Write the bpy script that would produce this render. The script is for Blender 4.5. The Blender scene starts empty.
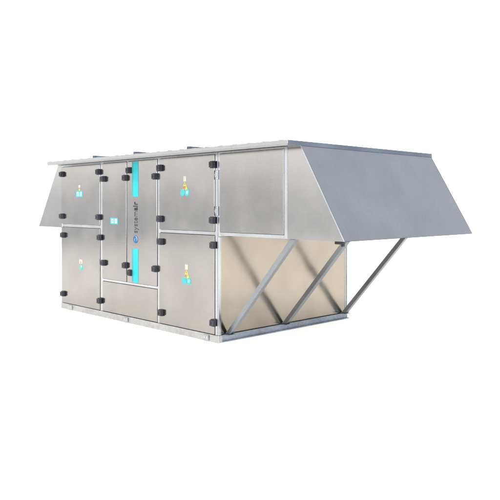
import bpy, bmesh, math, random
from mathutils import Vector, Matrix

random.seed(4)
scene = bpy.context.scene
COL = scene.collection
PI = math.pi

# ------------------------------------------------------------------ materials
def new_mat(name):
    m = bpy.data.materials.new(name)
    m.use_nodes = True
    nt = m.node_tree
    return m, nt, nt.nodes['Principled BSDF']

def metal(name, col, rough, grain=0.05, wave=0.10, wave_scale=1.3, spangle=0.0,
          brushed=0.0, smudge=0.06):
    """sheet metal: faint mottling, smudges, slight buckling of the sheet"""
    m, nt, p = new_mat(name)
    N, L = nt.nodes, nt.links
    tc = N.new('ShaderNodeTexCoord')
    oi = N.new('ShaderNodeObjectInfo')
    add = N.new('ShaderNodeVectorMath'); add.operation = 'ADD'
    mul = N.new('ShaderNodeVectorMath'); mul.operation = 'SCALE'
    mul.inputs[0].default_value = (7.0, 3.0, 5.0)
    L.new(oi.outputs['Random'], mul.inputs['Scale'])
    L.new(tc.outputs['Object'], add.inputs[0]); L.new(mul.outputs[0], add.inputs[1])
    vec = add.outputs[0]
    # colour: broad smudges * fine grain
    n1 = N.new('ShaderNodeTexNoise'); n1.inputs['Scale'].default_value = 2.2
    n1.inputs['Detail'].default_value = 5; L.new(vec, n1.inputs['Vector'])
    n2 = N.new('ShaderNodeTexNoise'); n2.inputs['Scale'].default_value = 70
    n2.inputs['Detail'].default_value = 3; L.new(vec, n2.inputs['Vector'])
    r1 = N.new('ShaderNodeMapRange')
    r1.inputs['From Min'].default_value = .3; r1.inputs['From Max'].default_value = .7
    r1.inputs['To Min'].default_value = 1 - smudge; r1.inputs['To Max'].default_value = 1 + smudge
    L.new(n1.outputs[0], r1.inputs['Value'])
    r2 = N.new('ShaderNodeMapRange')
    r2.inputs['From Min'].default_value = .3; r2.inputs['From Max'].default_value = .7
    r2.inputs['To Min'].default_value = 1 - grain; r2.inputs['To Max'].default_value = 1 + grain
    L.new(n2.outputs[0], r2.inputs['Value'])
    mm = N.new('ShaderNodeMath'); mm.operation = 'MULTIPLY'
    L.new(r1.outputs[0], mm.inputs[0]); L.new(r2.outputs[0], mm.inputs[1])
    fac = mm.outputs[0]
    if spangle > 0:
        vo = N.new('ShaderNodeTexVoronoi'); vo.inputs['Scale'].default_value = 32
        L.new(vec, vo.inputs['Vector'])
        sp = N.new('ShaderNodeSeparateColor'); L.new(vo.outputs['Color'], sp.inputs[0])
        r3 = N.new('ShaderNodeMapRange')
        r3.inputs['To Min'].default_value = 1 - spangle; r3.inputs['To Max'].default_value = 1 + spangle
        L.new(sp.outputs[0], r3.inputs['Value'])
        m3 = N.new('ShaderNodeMath'); m3.operation = 'MULTIPLY'
        L.new(fac, m3.inputs[0]); L.new(r3.outputs[0], m3.inputs[1]); fac = m3.outputs[0]
    sc = N.new('ShaderNodeVectorMath'); sc.operation = 'SCALE'
    sc.inputs[0].default_value = col
    L.new(fac, sc.inputs['Scale'])
    L.new(sc.outputs[0], p.inputs['Base Color'])
    p.inputs['Metallic'].default_value = 1.0
    # roughness
    r4 = N.new('ShaderNodeMapRange')
    r4.inputs['From Min'].default_value = .3; r4.inputs['From Max'].default_value = .7
    r4.inputs['To Min'].default_value = rough * .85; r4.inputs['To Max'].default_value = rough * 1.18
    L.new(n1.outputs[0], r4.inputs['Value']); L.new(r4.outputs[0], p.inputs['Roughness'])
    # sheet buckling
    nb = N.new('ShaderNodeTexNoise'); nb.inputs['Scale'].default_value = wave_scale
    nb.inputs['Detail'].default_value = 1; L.new(vec, nb.inputs['Vector'])
    b = N.new('ShaderNodeBump'); b.inputs['Strength'].default_value = wave
    b.inputs['Distance'].default_value = .1
    L.new(nb.outputs[0], b.inputs['Height'])
    last = b.outputs[0]
    if brushed > 0:
        mp = N.new('ShaderNodeMapping'); mp.inputs['Scale'].default_value = (4, 4, 260)
        L.new(vec, mp.inputs['Vector'])
        nn = N.new('ShaderNodeTexNoise'); nn.inputs['Scale'].default_value = 1.0
        nn.inputs['Detail'].default_value = 4
        L.new(mp.outputs[0], nn.inputs['Vector'])
        b2 = N.new('ShaderNodeBump'); b2.inputs['Strength'].default_value = brushed
        b2.inputs['Distance'].default_value = .002
        L.new(nn.outputs[0], b2.inputs['Height']); L.new(last, b2.inputs['Normal'])
        last = b2.outputs[0]
    L.new(last, p.inputs['Normal'])
    return m

def paint(name, col, rough=.5, var=.08, scale=25):
    m, nt, p = new_mat(name)
    N, L = nt.nodes, nt.links
    tc = N.new('ShaderNodeTexCoord')
    n = N.new('ShaderNodeTexNoise'); n.inputs['Scale'].default_value = scale
    n.inputs['Detail'].default_value = 4
    L.new(tc.outputs['Object'], n.inputs['Vector'])
    r = N.new('ShaderNodeMapRange')
    r.inputs['From Min'].default_value = .3; r.inputs['From Max'].default_value = .7
    r.inputs['To Min'].default_value = 1 - var; r.inputs['To Max'].default_value = 1 + var
    L.new(n.outputs[0], r.inputs['Value'])
    s = N.new('ShaderNodeVectorMath'); s.operation = 'SCALE'; s.inputs[0].default_value = col
    L.new(r.outputs[0], s.inputs['Scale']); L.new(s.outputs[0], p.inputs['Base Color'])
    p.inputs['Roughness'].default_value = rough
    p.inputs['Specular IOR Level'].default_value = .22
    return m

M = {}
M['door']   = metal('door_sheet', (.235, .229, .223), .16, grain=.03, wave=.07, wave_scale=1.1, brushed=.055, smudge=.075)
M['side']   = metal('side_sheet', (.266, .239, .199), .18, grain=.03, wave=.13, wave_scale=1.5, brushed=.05, smudge=.09)
M['hood']   = metal('hood_sheet', (.252, .247, .243), .30, grain=.04, wave=.015, wave_scale=.7, spangle=.02, smudge=.015)
M['gusset'] = metal('gusset_sheet', (.262, .258, .254), .18, grain=.03, wave=.04, wave_scale=1.0)
M['frame']  = metal('frame_profile', (.335, .345, .36), .26, grain=.04, wave=0.02, smudge=.09)
M['galv']   = metal('galvanised_rail', (.305, .31, .32), .33, grain=.05, wave=.05, wave_scale=4, spangle=.08, smudge=.09)
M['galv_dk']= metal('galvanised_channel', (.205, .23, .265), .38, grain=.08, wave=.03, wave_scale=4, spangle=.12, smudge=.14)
M['strut']  = metal('strut_tube', (.20, .213, .23), .36, grain=.06, wave=.02, smudge=.10)
M['roof']   = metal('roof_sheet', (.275, .28, .285), .30, grain=.04, wave=.02, spangle=.02, smudge=.05)
M['fascia'] = metal('fascia_strip', (.125, .145, .175), .34, grain=.04, wave=.02)
M['seam']   = metal('seam_strip', (.07, .085, .10), .4, grain=.05, wave=.02)
M['lug']    = metal('clip_steel', (.30, .30, .31), .22, wave=.02)
M['black']  = paint('black_plastic', (.014, .014, .019), .42, .15, 60)
M['black2'] = paint('black_plastic_cap', (.022, .022, .027), .5, .15, 60)
M['dark']   = paint('dark_gap', (.30, .30, .31), .8)
M['cyan']   = paint('turquoise_film', (.010, .29, .32), .5, .04, 12)
M['cyan_d'] = paint('turquoise_edge', (.02, .20, .20), .4, .04)
M['ink']    = paint('grey_ink', (.050, .050, .055), .5)
M['ink2']   = paint('dark_ink', (.018, .018, .020), .5)
M['blue']   = paint('emblem_blue', (.012, .060, .16), .4, .25, 18)
M['blue_l'] = paint('emblem_pale', (.19, .25, .31), .4)
M['white']  = paint('label_white', (.34, .34, .31), .5)
M['yellow'] = paint('label_yellow', (.42, .33, .02), .5)
M['orange'] = paint('label_orange', (.34, .17, .05), .5)
M['teal']   = paint('label_cyan', (.03, .27, .29), .5)
M['green']  = paint('label_green', (.05, .27, .23), .5)
M['ground'] = paint('pale_concrete', (.93, .87, .77), .9, .03, 3)

# ------------------------------------------------------------------ mesh helpers
ORIGIN = {}

def box(bm, x0, x1, y0, y1, z0, z1, mi=0):
    v = [bm.verts.new(c) for c in ((x0,y0,z0),(x1,y0,z0),(x1,y1,z0),(x0,y1,z0),
                                   (x0,y0,z1),(x1,y0,z1),(x1,y1,z1),(x0,y1,z1))]
    for f in ((3,2,1,0),(4,5,6,7),(0,1,5,4),(1,2,6,5),(2,3,7,6),(3,0,4,7)):
        bm.faces.new([v[i] for i in f]).material_index = mi
    return v

def prism_xz(bm, pts, y0, y1, mi=0):
    """outline in the x-z plane, given thickness along y"""
    a = [bm.verts.new((x, y0, z)) for x, z in pts]
    b = [bm.verts.new((x, y1, z)) for x, z in pts]
    n = len(pts)
    fs = [bm.faces.new(a), bm.faces.new(b[::-1])]
    for i in range(n):
        fs.append(bm.faces.new((a[i], b[i], b[(i+1) % n], a[(i+1) % n])))
    for f in fs: f.material_index = mi

def disc(bm, cx, cz, r, y0, y1, seg=28, mi=0):
    prism_xz(bm, [(cx + r*math.cos(2*PI*i/seg), cz + r*math.sin(2*PI*i/seg)) for i in range(seg)], y0, y1, mi)

def link(name, bm, mats, parent, bevel=0.0, smooth=False):
    bmesh.ops.recalc_face_normals(bm, faces=bm.faces)
    xs = [v.co for v in bm.verts]
    c = Vector([(min(v[i] for v in xs) + max(v[i] for v in xs)) / 2 for i in range(3)])
    for v in bm.verts: v.co -= c
    me = bpy.data.meshes.new(name); bm.to_mesh(me); bm.free()
    if not isinstance(mats, (list, tuple)): mats = [mats]
    for m in mats: me.materials.append(m)
    o = bpy.data.objects.new(name, me); COL.objects.link(o)
    if parent is not None:
        o.parent = parent; o.location = c - ORIGIN[parent.name]
    else:
        o.location = c
    ORIGIN[o.name] = c
    if bevel:
        b = o.modifiers.new('edge', 'BEVEL'); b.width = bevel; b.segments = 2; b.limit_method = 'ANGLE'
    return o

def slab(name, x0, x1, y0, y1, z0, z1, mat, parent, bevel=.004):
    bm = bmesh.new(); box(bm, x0, x1, y0, y1, z0, z1)
    return link(name, bm, mat, parent, bevel)

# ------------------------------------------------------------------ dimensions (m)
W, D, U = 3.755, 2.49, 1.096          # lower body width, depth; overhang of the upper body
ZM = 1.275                            # underside of the upper body
ZR = 2.255                            # underside of the roof
LX = -W

root = bpy.data.objects.new('air_handling_unit', None)
COL.objects.link(root)
root.location = (-1.35, 1.25, 0)
root.empty_display_size = .3
ORIGIN[root.name] = Vector(root.location)
root['label'] = 'silver sheet metal rooftop air handling unit with hinged doors, sloping side hoods and diagonal struts'
root['category'] = 'air handler'

# ------------------------------------------------------------------ base frame
front_rail = slab('base_rail', LX, 0, -.004, .06, 0, .087, M['galv'], root, .004)
bm = bmesh.new()                                                    # channel opening outwards
box(bm, -.06, -.030, .062, D, .0, .087)
box(bm, -.030, 0, .062, D, .075, .087)
box(bm, -.030, 0, .062, D, .0, .012)
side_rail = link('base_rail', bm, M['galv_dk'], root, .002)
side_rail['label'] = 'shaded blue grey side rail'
bm = bmesh.new()
box(bm, LX, LX+.06, .062, D-.062, 0, .087)
link('base_rail', bm, M['galv'], root, .003)
slab('base_rail', LX, -.062, D-.06, D, 0, .087, M['galv'], root, .003)
for x, w in ((-3.46, .11), (-1.93, .10), (-.22, .10)):              # lifting plates on the front rail
    bm = bmesh.new()
    box(bm, x-w/2, x+w/2, -.016, -.005, .012, .075)
    disc(bm, x-w*.22, .045, .013, -.019, -.0165, 16, 1)
    disc(bm, x+w*.22, .045, .013, -.019, -.0165, 16, 1)
    link('lifting_plate', bm, [M['galv'], M['dark']], front_rail, .002)

# ------------------------------------------------------------------ casing (panels that are not doors)
slab('floor_panel', LX+.03, -.065, .065, D-.07, .089, .12, M['side'], root)
side_panel = slab('side_panel', -.07, -.028, .045, D-.05, .092, ZM-.022, M['side'], root, .003)
side_panel['label'] = 'large plain side panel mirroring the struts'
slab('side_panel', LX+.004, LX+.045, .03, D-.045, .092, ZM-.012, M['side'], root, .003)
slab('side_panel', LX+.004, LX+.045, .03, D-.045, ZM+.05, ZR-.04, M['side'], root, .003)
slab('rear_panel', LX+.05, -.075, D-.045, D-.004, .092, ZM-.006, M['side'], root, .003)
slab('rear_panel', LX+.05, U-.05, D-.045, D-.004, ZM+.02, ZR-.006, M['side'], root, .003)
slab('underside_panel', .0, U-.045, .05, D-.05, ZM-.004, ZM+.03, M['side'], root, .003)
# inner backing behind the door gaps
slab('inner_frame', LX+.05, -.075, .045, .06, .125, ZR-.02, M['dark'], root, 0)

# ------------------------------------------------------------------ frame profiles
FY0, FY1 = 0.0, .042
def post(x0, x1, z0, z1, y0=FY0, y1=FY1):
    return slab('frame_post', x0, x1, y0, y1, z0, z1, M['frame'], root, .004)
def rail(x0, x1, z0, z1, y0=FY0+.002, y1=FY1):
    return slab('frame_rail', x0, x1, y0, y1, z0, z1, M['frame'], root, .004)

T0, T1 = .089, ZR-.002
post(LX, LX+.022, T0, T1)
post(-2.606, -2.541, T0, T1)
post(-1.919, -1.900, .566, T1)
post(-1.208, -1.160, T0, T1)
post(-.066, -.021, T0, T1)
post(-.016, .0215, ZM-.018, T1)                                     # joint of the two modules
post(-.016, -.002, T0, ZM-.021)
post(U-.046, U, ZM-.005, T1)
slab('frame_post', -.028, -.012, D-.048, D-.022, T0, ZM-.008, M['galv_dk'], root, .004)
slab('frame_post', U-.045, U, D-.045, D, ZM, T1, M['frame'], root, .004)
slab('frame_post', LX, LX+.045, D-.043, D, T0, T1, M['frame'], root, .004)
# horizontals
rail(LX+.0225, -2.6065, 1.282, 1.330)
rail(-1.1595, -.0665, 1.270, 1.314)
rail(-2.5405, -1.2085, .528, .563)
rail(.022, U-.0465, ZM-.005, 1.311)
rail(LX+.0225, -2.6065, 2.222, T1)
rail(-2.5405, -1.9195, 2.228, T1)
rail(-1.8995, -1.2085, 2.228, T1)
rail(-1.1595, -.0665, 2.232, T1)
rail(.022, U-.0465, 2.236, T1)
# side horizontals along the overhang and the lower side
slab('frame_rail', -.028, -.003, .043, D-.05, ZM-.020, ZM-.008, M['frame'], root, .002)
slab('frame_rail', U-.044, U-.001, .043, D-.046, ZM-.004, ZM+.04, M['frame'], root, .003)
slab('frame_rail', U-.044, U-.001, .043, D-.046, ZR-.045, ZR-.003, M['frame'], root, .003)
for z in (1.986, 1.559):                                            # clips on the joint
    bm = bmesh.new()
    box(bm, -.040, .000, -.022, -.001, z-.055, z+.055)
    box(bm, -.033, -.007, -.034, -.0225, z-.03, z+.03)
    disc(bm, -.02, z, .011, -.042, -.0345, 14)
    link('joint_clip', bm, M['lug'], root, .004)

# ------------------------------------------------------------------ doors
def door(name, x0, x1, z0, z1, proud=.010):
    """folded sheet door: a slab with a shallow folded rim"""
    bm = bmesh.new()
    box(bm, x0, x1, -proud, .038, z0, z1)
    return link(name, bm, M['door'], root, .004)

def latch(parent, x, z):
    """black moulded hinge block with a raised cap and screw"""
    w, h, p = .072, .084, .050
    bm = bmesh.new()
    y = -.0105
    box(bm, x-w/2, x+w/2, y-p*.55, y, z-h/2, z+h/2)
    pts = [(x-w*.42, z-h*.40), (x+w*.42, z-h*.40), (x+w*.42, z+h*.40), (x-w*.42, z+h*.40)]
    prism_xz(bm, pts, y-p, y-p*.56, 1)
    disc(bm, x-w*.08, z, .014, y-p-.005, y-p-.0005, 14)
    o = link('hinge', bm, [M['black'], M['black2']], parent, .007)
    o.rotation_euler.y = math.radians(random.uniform(-1.6, 1.6))

G = .0025
dA1 = door('access_door', LX+.0225+G, -2.6065-G, 1.330+G, 2.222-G)
dA2 = door('access_door', LX+.0225+G, -2.6065-G, .0875+G+.006, 1.282-G)
dB  = door('narrow_door', -2.5405+G, -1.9195-G, .563+G, 2.228-G)
dC  = door('narrow_door', -1.8995+G, -1.2085-G, .563+G, 2.228-G, .012)
dD1 = door('access_door', -1.1595+G, -.0665-G, 1.314+G, 2.232-G)
dD2 = door('access_door', -1.1595+G, -.0665-G, .0875+G+.006, 1.270-G)
pB  = door('bottom_panel', -2.5405+G, -1.2085-G, .0875+G+.006, .528-G, .006)
pU  = door('fixed_panel', .022+G, U-.0465-G, 1.311+G, 2.236-G, .006)
dC['label'] = 'narrow door with turquoise stripes and lettering'

for z in (2.108, 1.449):
    latch(dA1, -3.703, z); latch(dA1, -2.622, z)
    latch(dD1, -1.128, z); latch(dD1, -.082, z)
for z in (1.154, .235):
    latch(dA2, -3.665, z); latch(dA2, -2.585, z)
    latch(dD2, -1.107, z); latch(dD2, -.072, z)
for z in (2.002, .793):
    latch(dB, -2.490, z); latch(dB, -1.930, z); latch(dC, -1.235, z)
latch(dC, -1.838, 2.103); latch(dC, -1.808, .699)

# stripes, lettering and emblem on the narrow door
def stripe(z0, z1):
    bm = bmesh.new()
    box(bm, -1.748, -1.628, -.0150, -.0122, z0, z1, 0)
    box(bm, -1.776, -1.7485, -.0148, -.0122, z0, z1, 1)
    link('stripe', bm, [M['cyan'], M['cyan_d']], dC)
stripe(1.742, 2.216); stripe(.575, 1.032)

def text_verts(body, bold):
    cu = bpy.data.curves.new('t', 'FONT'); cu.body = body; cu.size = 1; cu.extrude = .01
    cu.offset = bold; cu.resolution_u = 4
    o = bpy.data.objects.new('t', cu); COL.objects.link(o)
    dg = bpy.context.evaluated_depsgraph_get(); dg.update()
    me = bpy.data.meshes.new_from_object(o.evaluated_get(dg))
    vs = [v.co.copy() for v in me.vertices]; fs = [tuple(p.vertices) for p in me.polygons]
    bpy.data.objects.remove(o); bpy.data.curves.remove(cu); bpy.data.meshes.remove(me)
    return vs, fs

bm = bmesh.new()
XB = -1.652                                        # baseline (text reads upwards)
for body, bold, z0, z1, mi in (('system', -.004, 1.247, 1.540, 0), ('air', .018, 1.550, 1.672, 1)):
    vs, fs = text_verts(body, bold)
    xa, xb = min(v.x for v in vs), max(v.x for v in vs)
    s = (z1 - z0) / (xb - xa)
    new = [bm.verts.new((XB - v.y * .146, -.0145 - (.0012 if v.z > 0 else 0), z0 + (v.x - xa) * s)) for v in vs]
    for f in fs:
        try: bm.faces.new([new[i] for i in f]).material_index = mi
        except ValueError: pass
link('lettering', bm, [M['ink'], M['ink2']], dC)

bm = bmesh.new()
ex, ez, er = -1.690, 1.161, .053
disc(bm, ex, ez, er, -.0148, -.0122, 32, 0)
def arc(cx, cz, r0, r1, a0, a1, n=16):             # tapering swirl
    pts = []
    for i in range(n+1):
        a = math.radians(a0 + (a1-a0)*i/n); pts.append((cx + r0*math.cos(a), cz + r0*math.sin(a)))
    for i in range(n, -1, -1):
        t = math.sin(PI*i/n); a = math.radians(a0 + (a1-a0)*i/n)
        r = r0 + (r1-r0)*(.12+.88*t); pts.append((cx + r*math.cos(a), cz + r*math.sin(a)))
    return pts
prism_xz(bm, arc(ex+.006, ez+.004, .040, .022, -60, 110), -.0160, -.0150, 1)
prism_xz(bm, arc(ex-.004, ez-.006, .022, .010, 70, 250), -.0160, -.0150, 1)
link('emblem', bm, [M['blue'], M['blue_l']], dC)

# pictogram labels on the doors
def tri(bm, cx, cz, s, y, mi):
    prism_xz(bm, [(cx-s/2, cz-s*.43), (cx+s/2, cz-s*.43), (cx, cz+s*.43)], y-.0015, y, mi)
LM = [M['white'], M['yellow'], M['orange'], M['teal'], M['black'], M['green']]
YD = -.0104
def label_big(parent, x, z):
    k = .86
    bm = bmesh.new()
    box(bm, x-.026, x+.026, YD-.0016, YD, z+.050*k, z+.122*k, 0)      # white tag
    for q in range(2):
        box(bm, x-.013, x+.013, YD-.0024, YD-.0018, z+(.070+q*.024)*k, z+(.078+q*.024)*k, 1)
    tri(bm, x, z+.012*k, .072*k, YD, 1); tri(bm, x-.030*k, z-.046*k, .062*k, YD, 2); tri(bm, x+.036*k, z-.046*k, .062*k, YD, 1)
    box(bm, x-.004, x+.004, YD-.0024, YD-.0018, z-.004, z+.018, 4)
    box(bm, x-.029, x-.023, YD-.0024, YD-.0018, z-.050, z-.032, 4)
    link('warning_label', bm, LM, parent)
    bm = bmesh.new()
    for dx in (-.045, .045):
        disc(bm, x+dx, z-.112*k, .044, YD-.0016, YD, 26, 3)
    box(bm, x-.056, x-.034, YD-.0024, YD-.0018, z-.112, z-.080, 5)
    box(bm, x+.032, x+.058, YD-.0024, YD-.0018, z-.114, z-.078, 0)
    link('mandatory_label', bm, LM, parent)
label_big(dD1, -.625, 1.880)
label_big(dD2, -.592, .785)
def label_pair(parent, x, z, tag_):
    bm = bmesh.new()
    box(bm, x-.095, x+.095, YD-.0014, YD, z-.044, z+.044, 3)
    for dx in (-.042, .044):
        box(bm, x+dx-.028, x+dx+.028, YD-.0024, YD-.0016, z-.030, z+.030, 0)
    disc(bm, x-.042, z, .013, YD-.0032, YD-.0026, 14, 3); disc(bm, x+.044, z, .011, YD-.0032, YD-.0026, 14, 3)
    link('mandatory_label', bm, LM, parent)
    if tag_:
        bm = bmesh.new()
        box(bm, x-.025, x+.030, YD-.0014, YD, z+.095, z+.135, 0)
        tri(bm, x+.002, z+.074, .05, YD, 1)
        link('warning_label', bm, LM, parent)
label_pair(dA1, -3.185, 1.792, True)
label_pair(dB, -2.225, 1.400, False)
bm = bmesh.new()
x, z = -3.143, .765
box(bm, x-.045, x+.045, YD-.0014, YD, z-.028, z+.035, 0); tri(bm, x, z, .05, YD-.0016, 2)
link('warning_label', bm, LM, dA2)
bm = bmesh.new()
disc(bm, x+.006, z-.082, .046, YD-.0014, YD, 26, 5)
disc(bm, x+.016, z-.070, .018, YD-.0024, YD-.0016, 16, 0)
link('mandatory_label', bm, LM, dA2)

# ------------------------------------------------------------------ weather hoods
def hood(xw, sgn, y0, y1):
    """xw: wall the hood hangs on; sgn: +1 opens to the right, -1 to the left"""
    xt, xo = xw + sgn*.19, xw + sgn*.764
    if sgn < 0: xt = xw - .12
    th = .004
    nx, nz = ZR-ZM, abs(xo-xt); l = math.hypot(nx, nz); nx, nz = sgn*nx/l, nz/l
    bm = bmesh.new()
    zt = ZR-.0006
    # sloping sheet and its short turned-in lip
    prism_xz(bm, [(xt, zt), (xo, ZM), (xo-nx*th, ZM-nz*th), (xt-nx*th, zt-nz*th)], y0+.0045, y1-.0045)
    prism_xz(bm, [(xo-nx*.005, ZM-.0055), (xo-sgn*.035, ZM-.0055), (xo-sgn*.035, ZM-.002), (xo-nx*.005-sgn*.003, ZM-.002)], y0+.006, y1-.006)
    h = link('weather_hood', bm, M['hood'], root)
    for ya, yb in ((y0, y0+.004), (y1-.004, y1)):
        bm = bmesh.new()
        prism_xz(bm, [(xw+sgn*.004, zt), (xt-sgn*.003, zt), (xo-sgn*.004, ZM-.004), (xw+sgn*.004, ZM-.004)], ya, yb)
        link('gusset', bm, M['gusset'], h)
        if sgn < 0: continue
        # folded edge where cheek and slope meet
        bm = bmesh.new()
        yy = (ya-.006, ya-.0005) if ya == y0 else (yb+.0005, yb+.006)
        prism_xz(bm, [(xt+nx*.003, zt), (xo+nx*.003, ZM-.001), (xo-nx*.012, ZM-.003), (xt-nx*.012, zt)], *yy)
        link('edge_strip', bm, M['frame'], h, .001)
    # intake grille set in the wall behind the hood
    bm = bmesh.new()
    xg = xw - sgn*.03
    n = 16
    for i in range(n):
        z = ZM + .08 + (ZR-ZM-.16)*i/(n-1)
        a = sorted((xg, xg+sgn*.024))
        box(bm, a[0], a[1], .05, D-.05, z-.006, z+.006)
    link('intake_grille', bm, M['strut'], h)
    return h

h_r = hood(U, 1, .002, 2.555)
h_l = hood(LX, -1, .002, 2.50)
# black corner bracket tucked under the right hood
bm = bmesh.new()
box(bm, 1.66, 1.765, .09, .13, ZM-.040, ZM-.008)
box(bm, 1.735, 1.768, .095, .125, ZM-.062, ZM-.041)
link('corner_bracket', bm, M['black2'], h_r, .006)

# ------------------------------------------------------------------ struts
def strut(y):
    a, b = Vector((.022, 0, .098)), Vector((1.065, 0, 1.262))
    d = (b-a).normalized(); n = Vector((-d.z, 0, d.x)); t = .030
    # square tube cut level at foot and head
    ka, kb = t/abs(d.z), t/abs(d.z)
    bm = bmesh.new()
    prism_xz(bm, [(a.x-ka, a.z), (a.x+ka, a.z), (b.x+kb, b.z), (b.x-kb, b.z)], y-t, y+t)
    s = link('diagonal_strut', bm, M['strut'], root, .004)
    bm = bmesh.new()
    box(bm, -.026, .085, y-.05, y+.05, .0885, .0965)
    link('foot_plate', bm, M['galv_dk'], s, .001)
    bm = bmesh.new(); box(bm, .98, U, y-.055, y+.055, ZM-.012, ZM-.0055)
    link('head_plate', bm, M['galv_dk'], s, .001)
for y in (.15, 1.13, 2.36): strut(y)

# ------------------------------------------------------------------ roof
RX0, RX1, RY0, RY1 = -3.865, 1.288, -.205, 2.565
bm = bmesh.new()
c = .03
a = [bm.verts.new((x, y, ZR)) for x, y in ((RX0+c, RY0), (RX1, RY0), (RX1, RY1), (RX0+c, RY1), (RX0, RY1-c), (RX0, RY0+c))]
r = bmesh.ops.extrude_face_region(bm, geom=[bm.faces.new(a)])
for v in r['geom']:
    if isinstance(v, bmesh.types.BMVert): v.co.z += .042
# folded drip flange under the front edge
box(bm, RX0+.04, RX1-.004, RY0+.001, RY0+.005, ZR-.014, ZR-.001)
# screw heads along the front edge
n = 22
for i in range(n):
    x = RX0 + .10 + i*(RX1-RX0-.2)/(n-1)
    box(bm, x-.03, x+.03, RY0+.006, RY0+.035, ZR+.0425, ZR+.0475)
roof = link('roof', bm, M['roof'], root, .004)
bm = bmesh.new()
box(bm, RX1+.0005, RX1+.006, RY0+.002, RY1-.002, ZR-.006, ZR+.041)
link('roof_fascia', bm, M['fascia'], roof, .001)
for x in (-2.66, -1.62, -.475):
    bm = bmesh.new()
    prism_xz(bm, [(x-.03, ZR+.043), (x+.03, ZR+.043), (x+.014, ZR+.090), (x-.014, ZR+.090)], RY0+.12, RY1-.03)
    link('standing_seam', bm, M['seam'], roof, .002)

# ------------------------------------------------------------------ ground
bm = bmesh.new()
S = 16
vs = [bm.verts.new((x, y, 0)) for x, y in ((-S-1, -S), (50, -S), (50, 50), (-S-1, 50))]
bm.faces.new(vs)
g = link('ground', bm, M['ground'], None)
g.location.z = -.001
g['kind'] = 'structure'
g['label'] = 'plain white ground under the unit'

# ------------------------------------------------------------------ daylight: bright overcast environment
w = bpy.data.worlds.new('World'); scene.world = w; w.use_nodes = True
nt = w.node_tree; N, L = nt.nodes, nt.links
bg = N['Background']
tc = N.new('ShaderNodeTexCoord')
sx = N.new('ShaderNodeSeparateXYZ'); L.new(tc.outputs['Generated'], sx.inputs[0])
mr = N.new('ShaderNodeMapRange')
mr.inputs['From Min'].default_value = -.25; mr.inputs['From Max'].default_value = 1.0
L.new(sx.outputs['Z'], mr.inputs['Value'])
ra = N.new('ShaderNodeValToRGB')
L.new(mr.outputs[0], ra.inputs[0])
def P(z): return (z + .25) / 1.25
K = 12.0
stops = [(-.25, (2.1, 2.0, 1.85)), (-.085, (1.75, 1.68, 1.6)), (-.04, (1.3, 1.37, 1.45)), (.015, (1.75, 1.75, 1.75)),
         (.07, (2.95, 2.88, 2.8)), (.14, (2.6, 2.58, 2.5)), (.30, (1.75, 1.78, 1.82)), (.55, (1.15, 1.2, 1.3)), (1.0, (1.1, 1.18, 1.32))]
els = ra.color_ramp.elements
while len(els) < len(stops): els.new(.5)
for e, (z, c_) in zip(els, stops):
    e.position = P(z); e.color = (c_[0]/K, c_[1]/K, c_[2]/K, 1)
# clearer blue patch of sky, high behind the unit on the right
dp = N.new('ShaderNodeVectorMath'); dp.operation = 'DOT_PRODUCT'
L.new(tc.outputs['Generated'], dp.inputs[0])
dp.inputs[1].default_value = Vector((.35, .80, .52)).normalized()
m2 = N.new('ShaderNodeMapRange'); m2.interpolation_type = 'SMOOTHSTEP'
m2.inputs['From Min'].default_value = .55; m2.inputs['From Max'].default_value = .90
L.new(dp.outputs['Value'], m2.inputs['Value'])
mx = N.new('ShaderNodeMix'); mx.data_type = 'RGBA'
L.new(m2.outputs[0], mx.inputs[0]); L.new(ra.outputs[0], mx.inputs[6])
mx.inputs[7].default_value = (1.10/K, 1.22/K, 1.42/K, 1)
# bright patch added to the sky, low right; lights the ground under the overhang
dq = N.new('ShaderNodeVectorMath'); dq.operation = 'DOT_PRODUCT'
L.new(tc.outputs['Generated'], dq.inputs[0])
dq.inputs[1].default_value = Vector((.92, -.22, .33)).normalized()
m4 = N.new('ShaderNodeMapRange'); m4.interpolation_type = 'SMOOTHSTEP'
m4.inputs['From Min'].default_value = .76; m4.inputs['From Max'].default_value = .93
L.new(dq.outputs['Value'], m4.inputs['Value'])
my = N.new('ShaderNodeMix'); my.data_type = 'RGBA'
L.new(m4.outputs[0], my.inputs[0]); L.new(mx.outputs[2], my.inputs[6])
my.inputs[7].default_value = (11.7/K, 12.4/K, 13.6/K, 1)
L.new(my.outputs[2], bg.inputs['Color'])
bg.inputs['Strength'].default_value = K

# soft sun over the left shoulder, through thin cloud
sl = bpy.data.lights.new('sun', 'SUN'); so = bpy.data.objects.new('sun', sl); COL.objects.link(so)
sl.energy = 2.6; sl.angle = math.radians(8); sl.color = (1, .96, .90)
so.rotation_euler = Vector((.52, .50, -.80)).to_track_quat('-Z', 'Y').to_euler()
so.location = (-9, -8, 12)

# ------------------------------------------------------------------ camera
cam = bpy.data.cameras.new('camera'); co = bpy.data.objects.new('camera', cam); COL.objects.link(co)
co.location = (5.9154, -5.2138, 1.6439)
co.rotation_euler = (PI/2, 0, .8017)
cam.sensor_width = 36; cam.lens = 36*669.11/500
cam.shift_y = -(250-203.76)/500
cam.clip_end = 500
scene.camera = co

scene.render.engine = 'CYCLES'
vs_ = scene.view_settings
vs_.view_transform = 'Standard'; vs_.look = 'None'; vs_.exposure = 0; vs_.gamma = 1
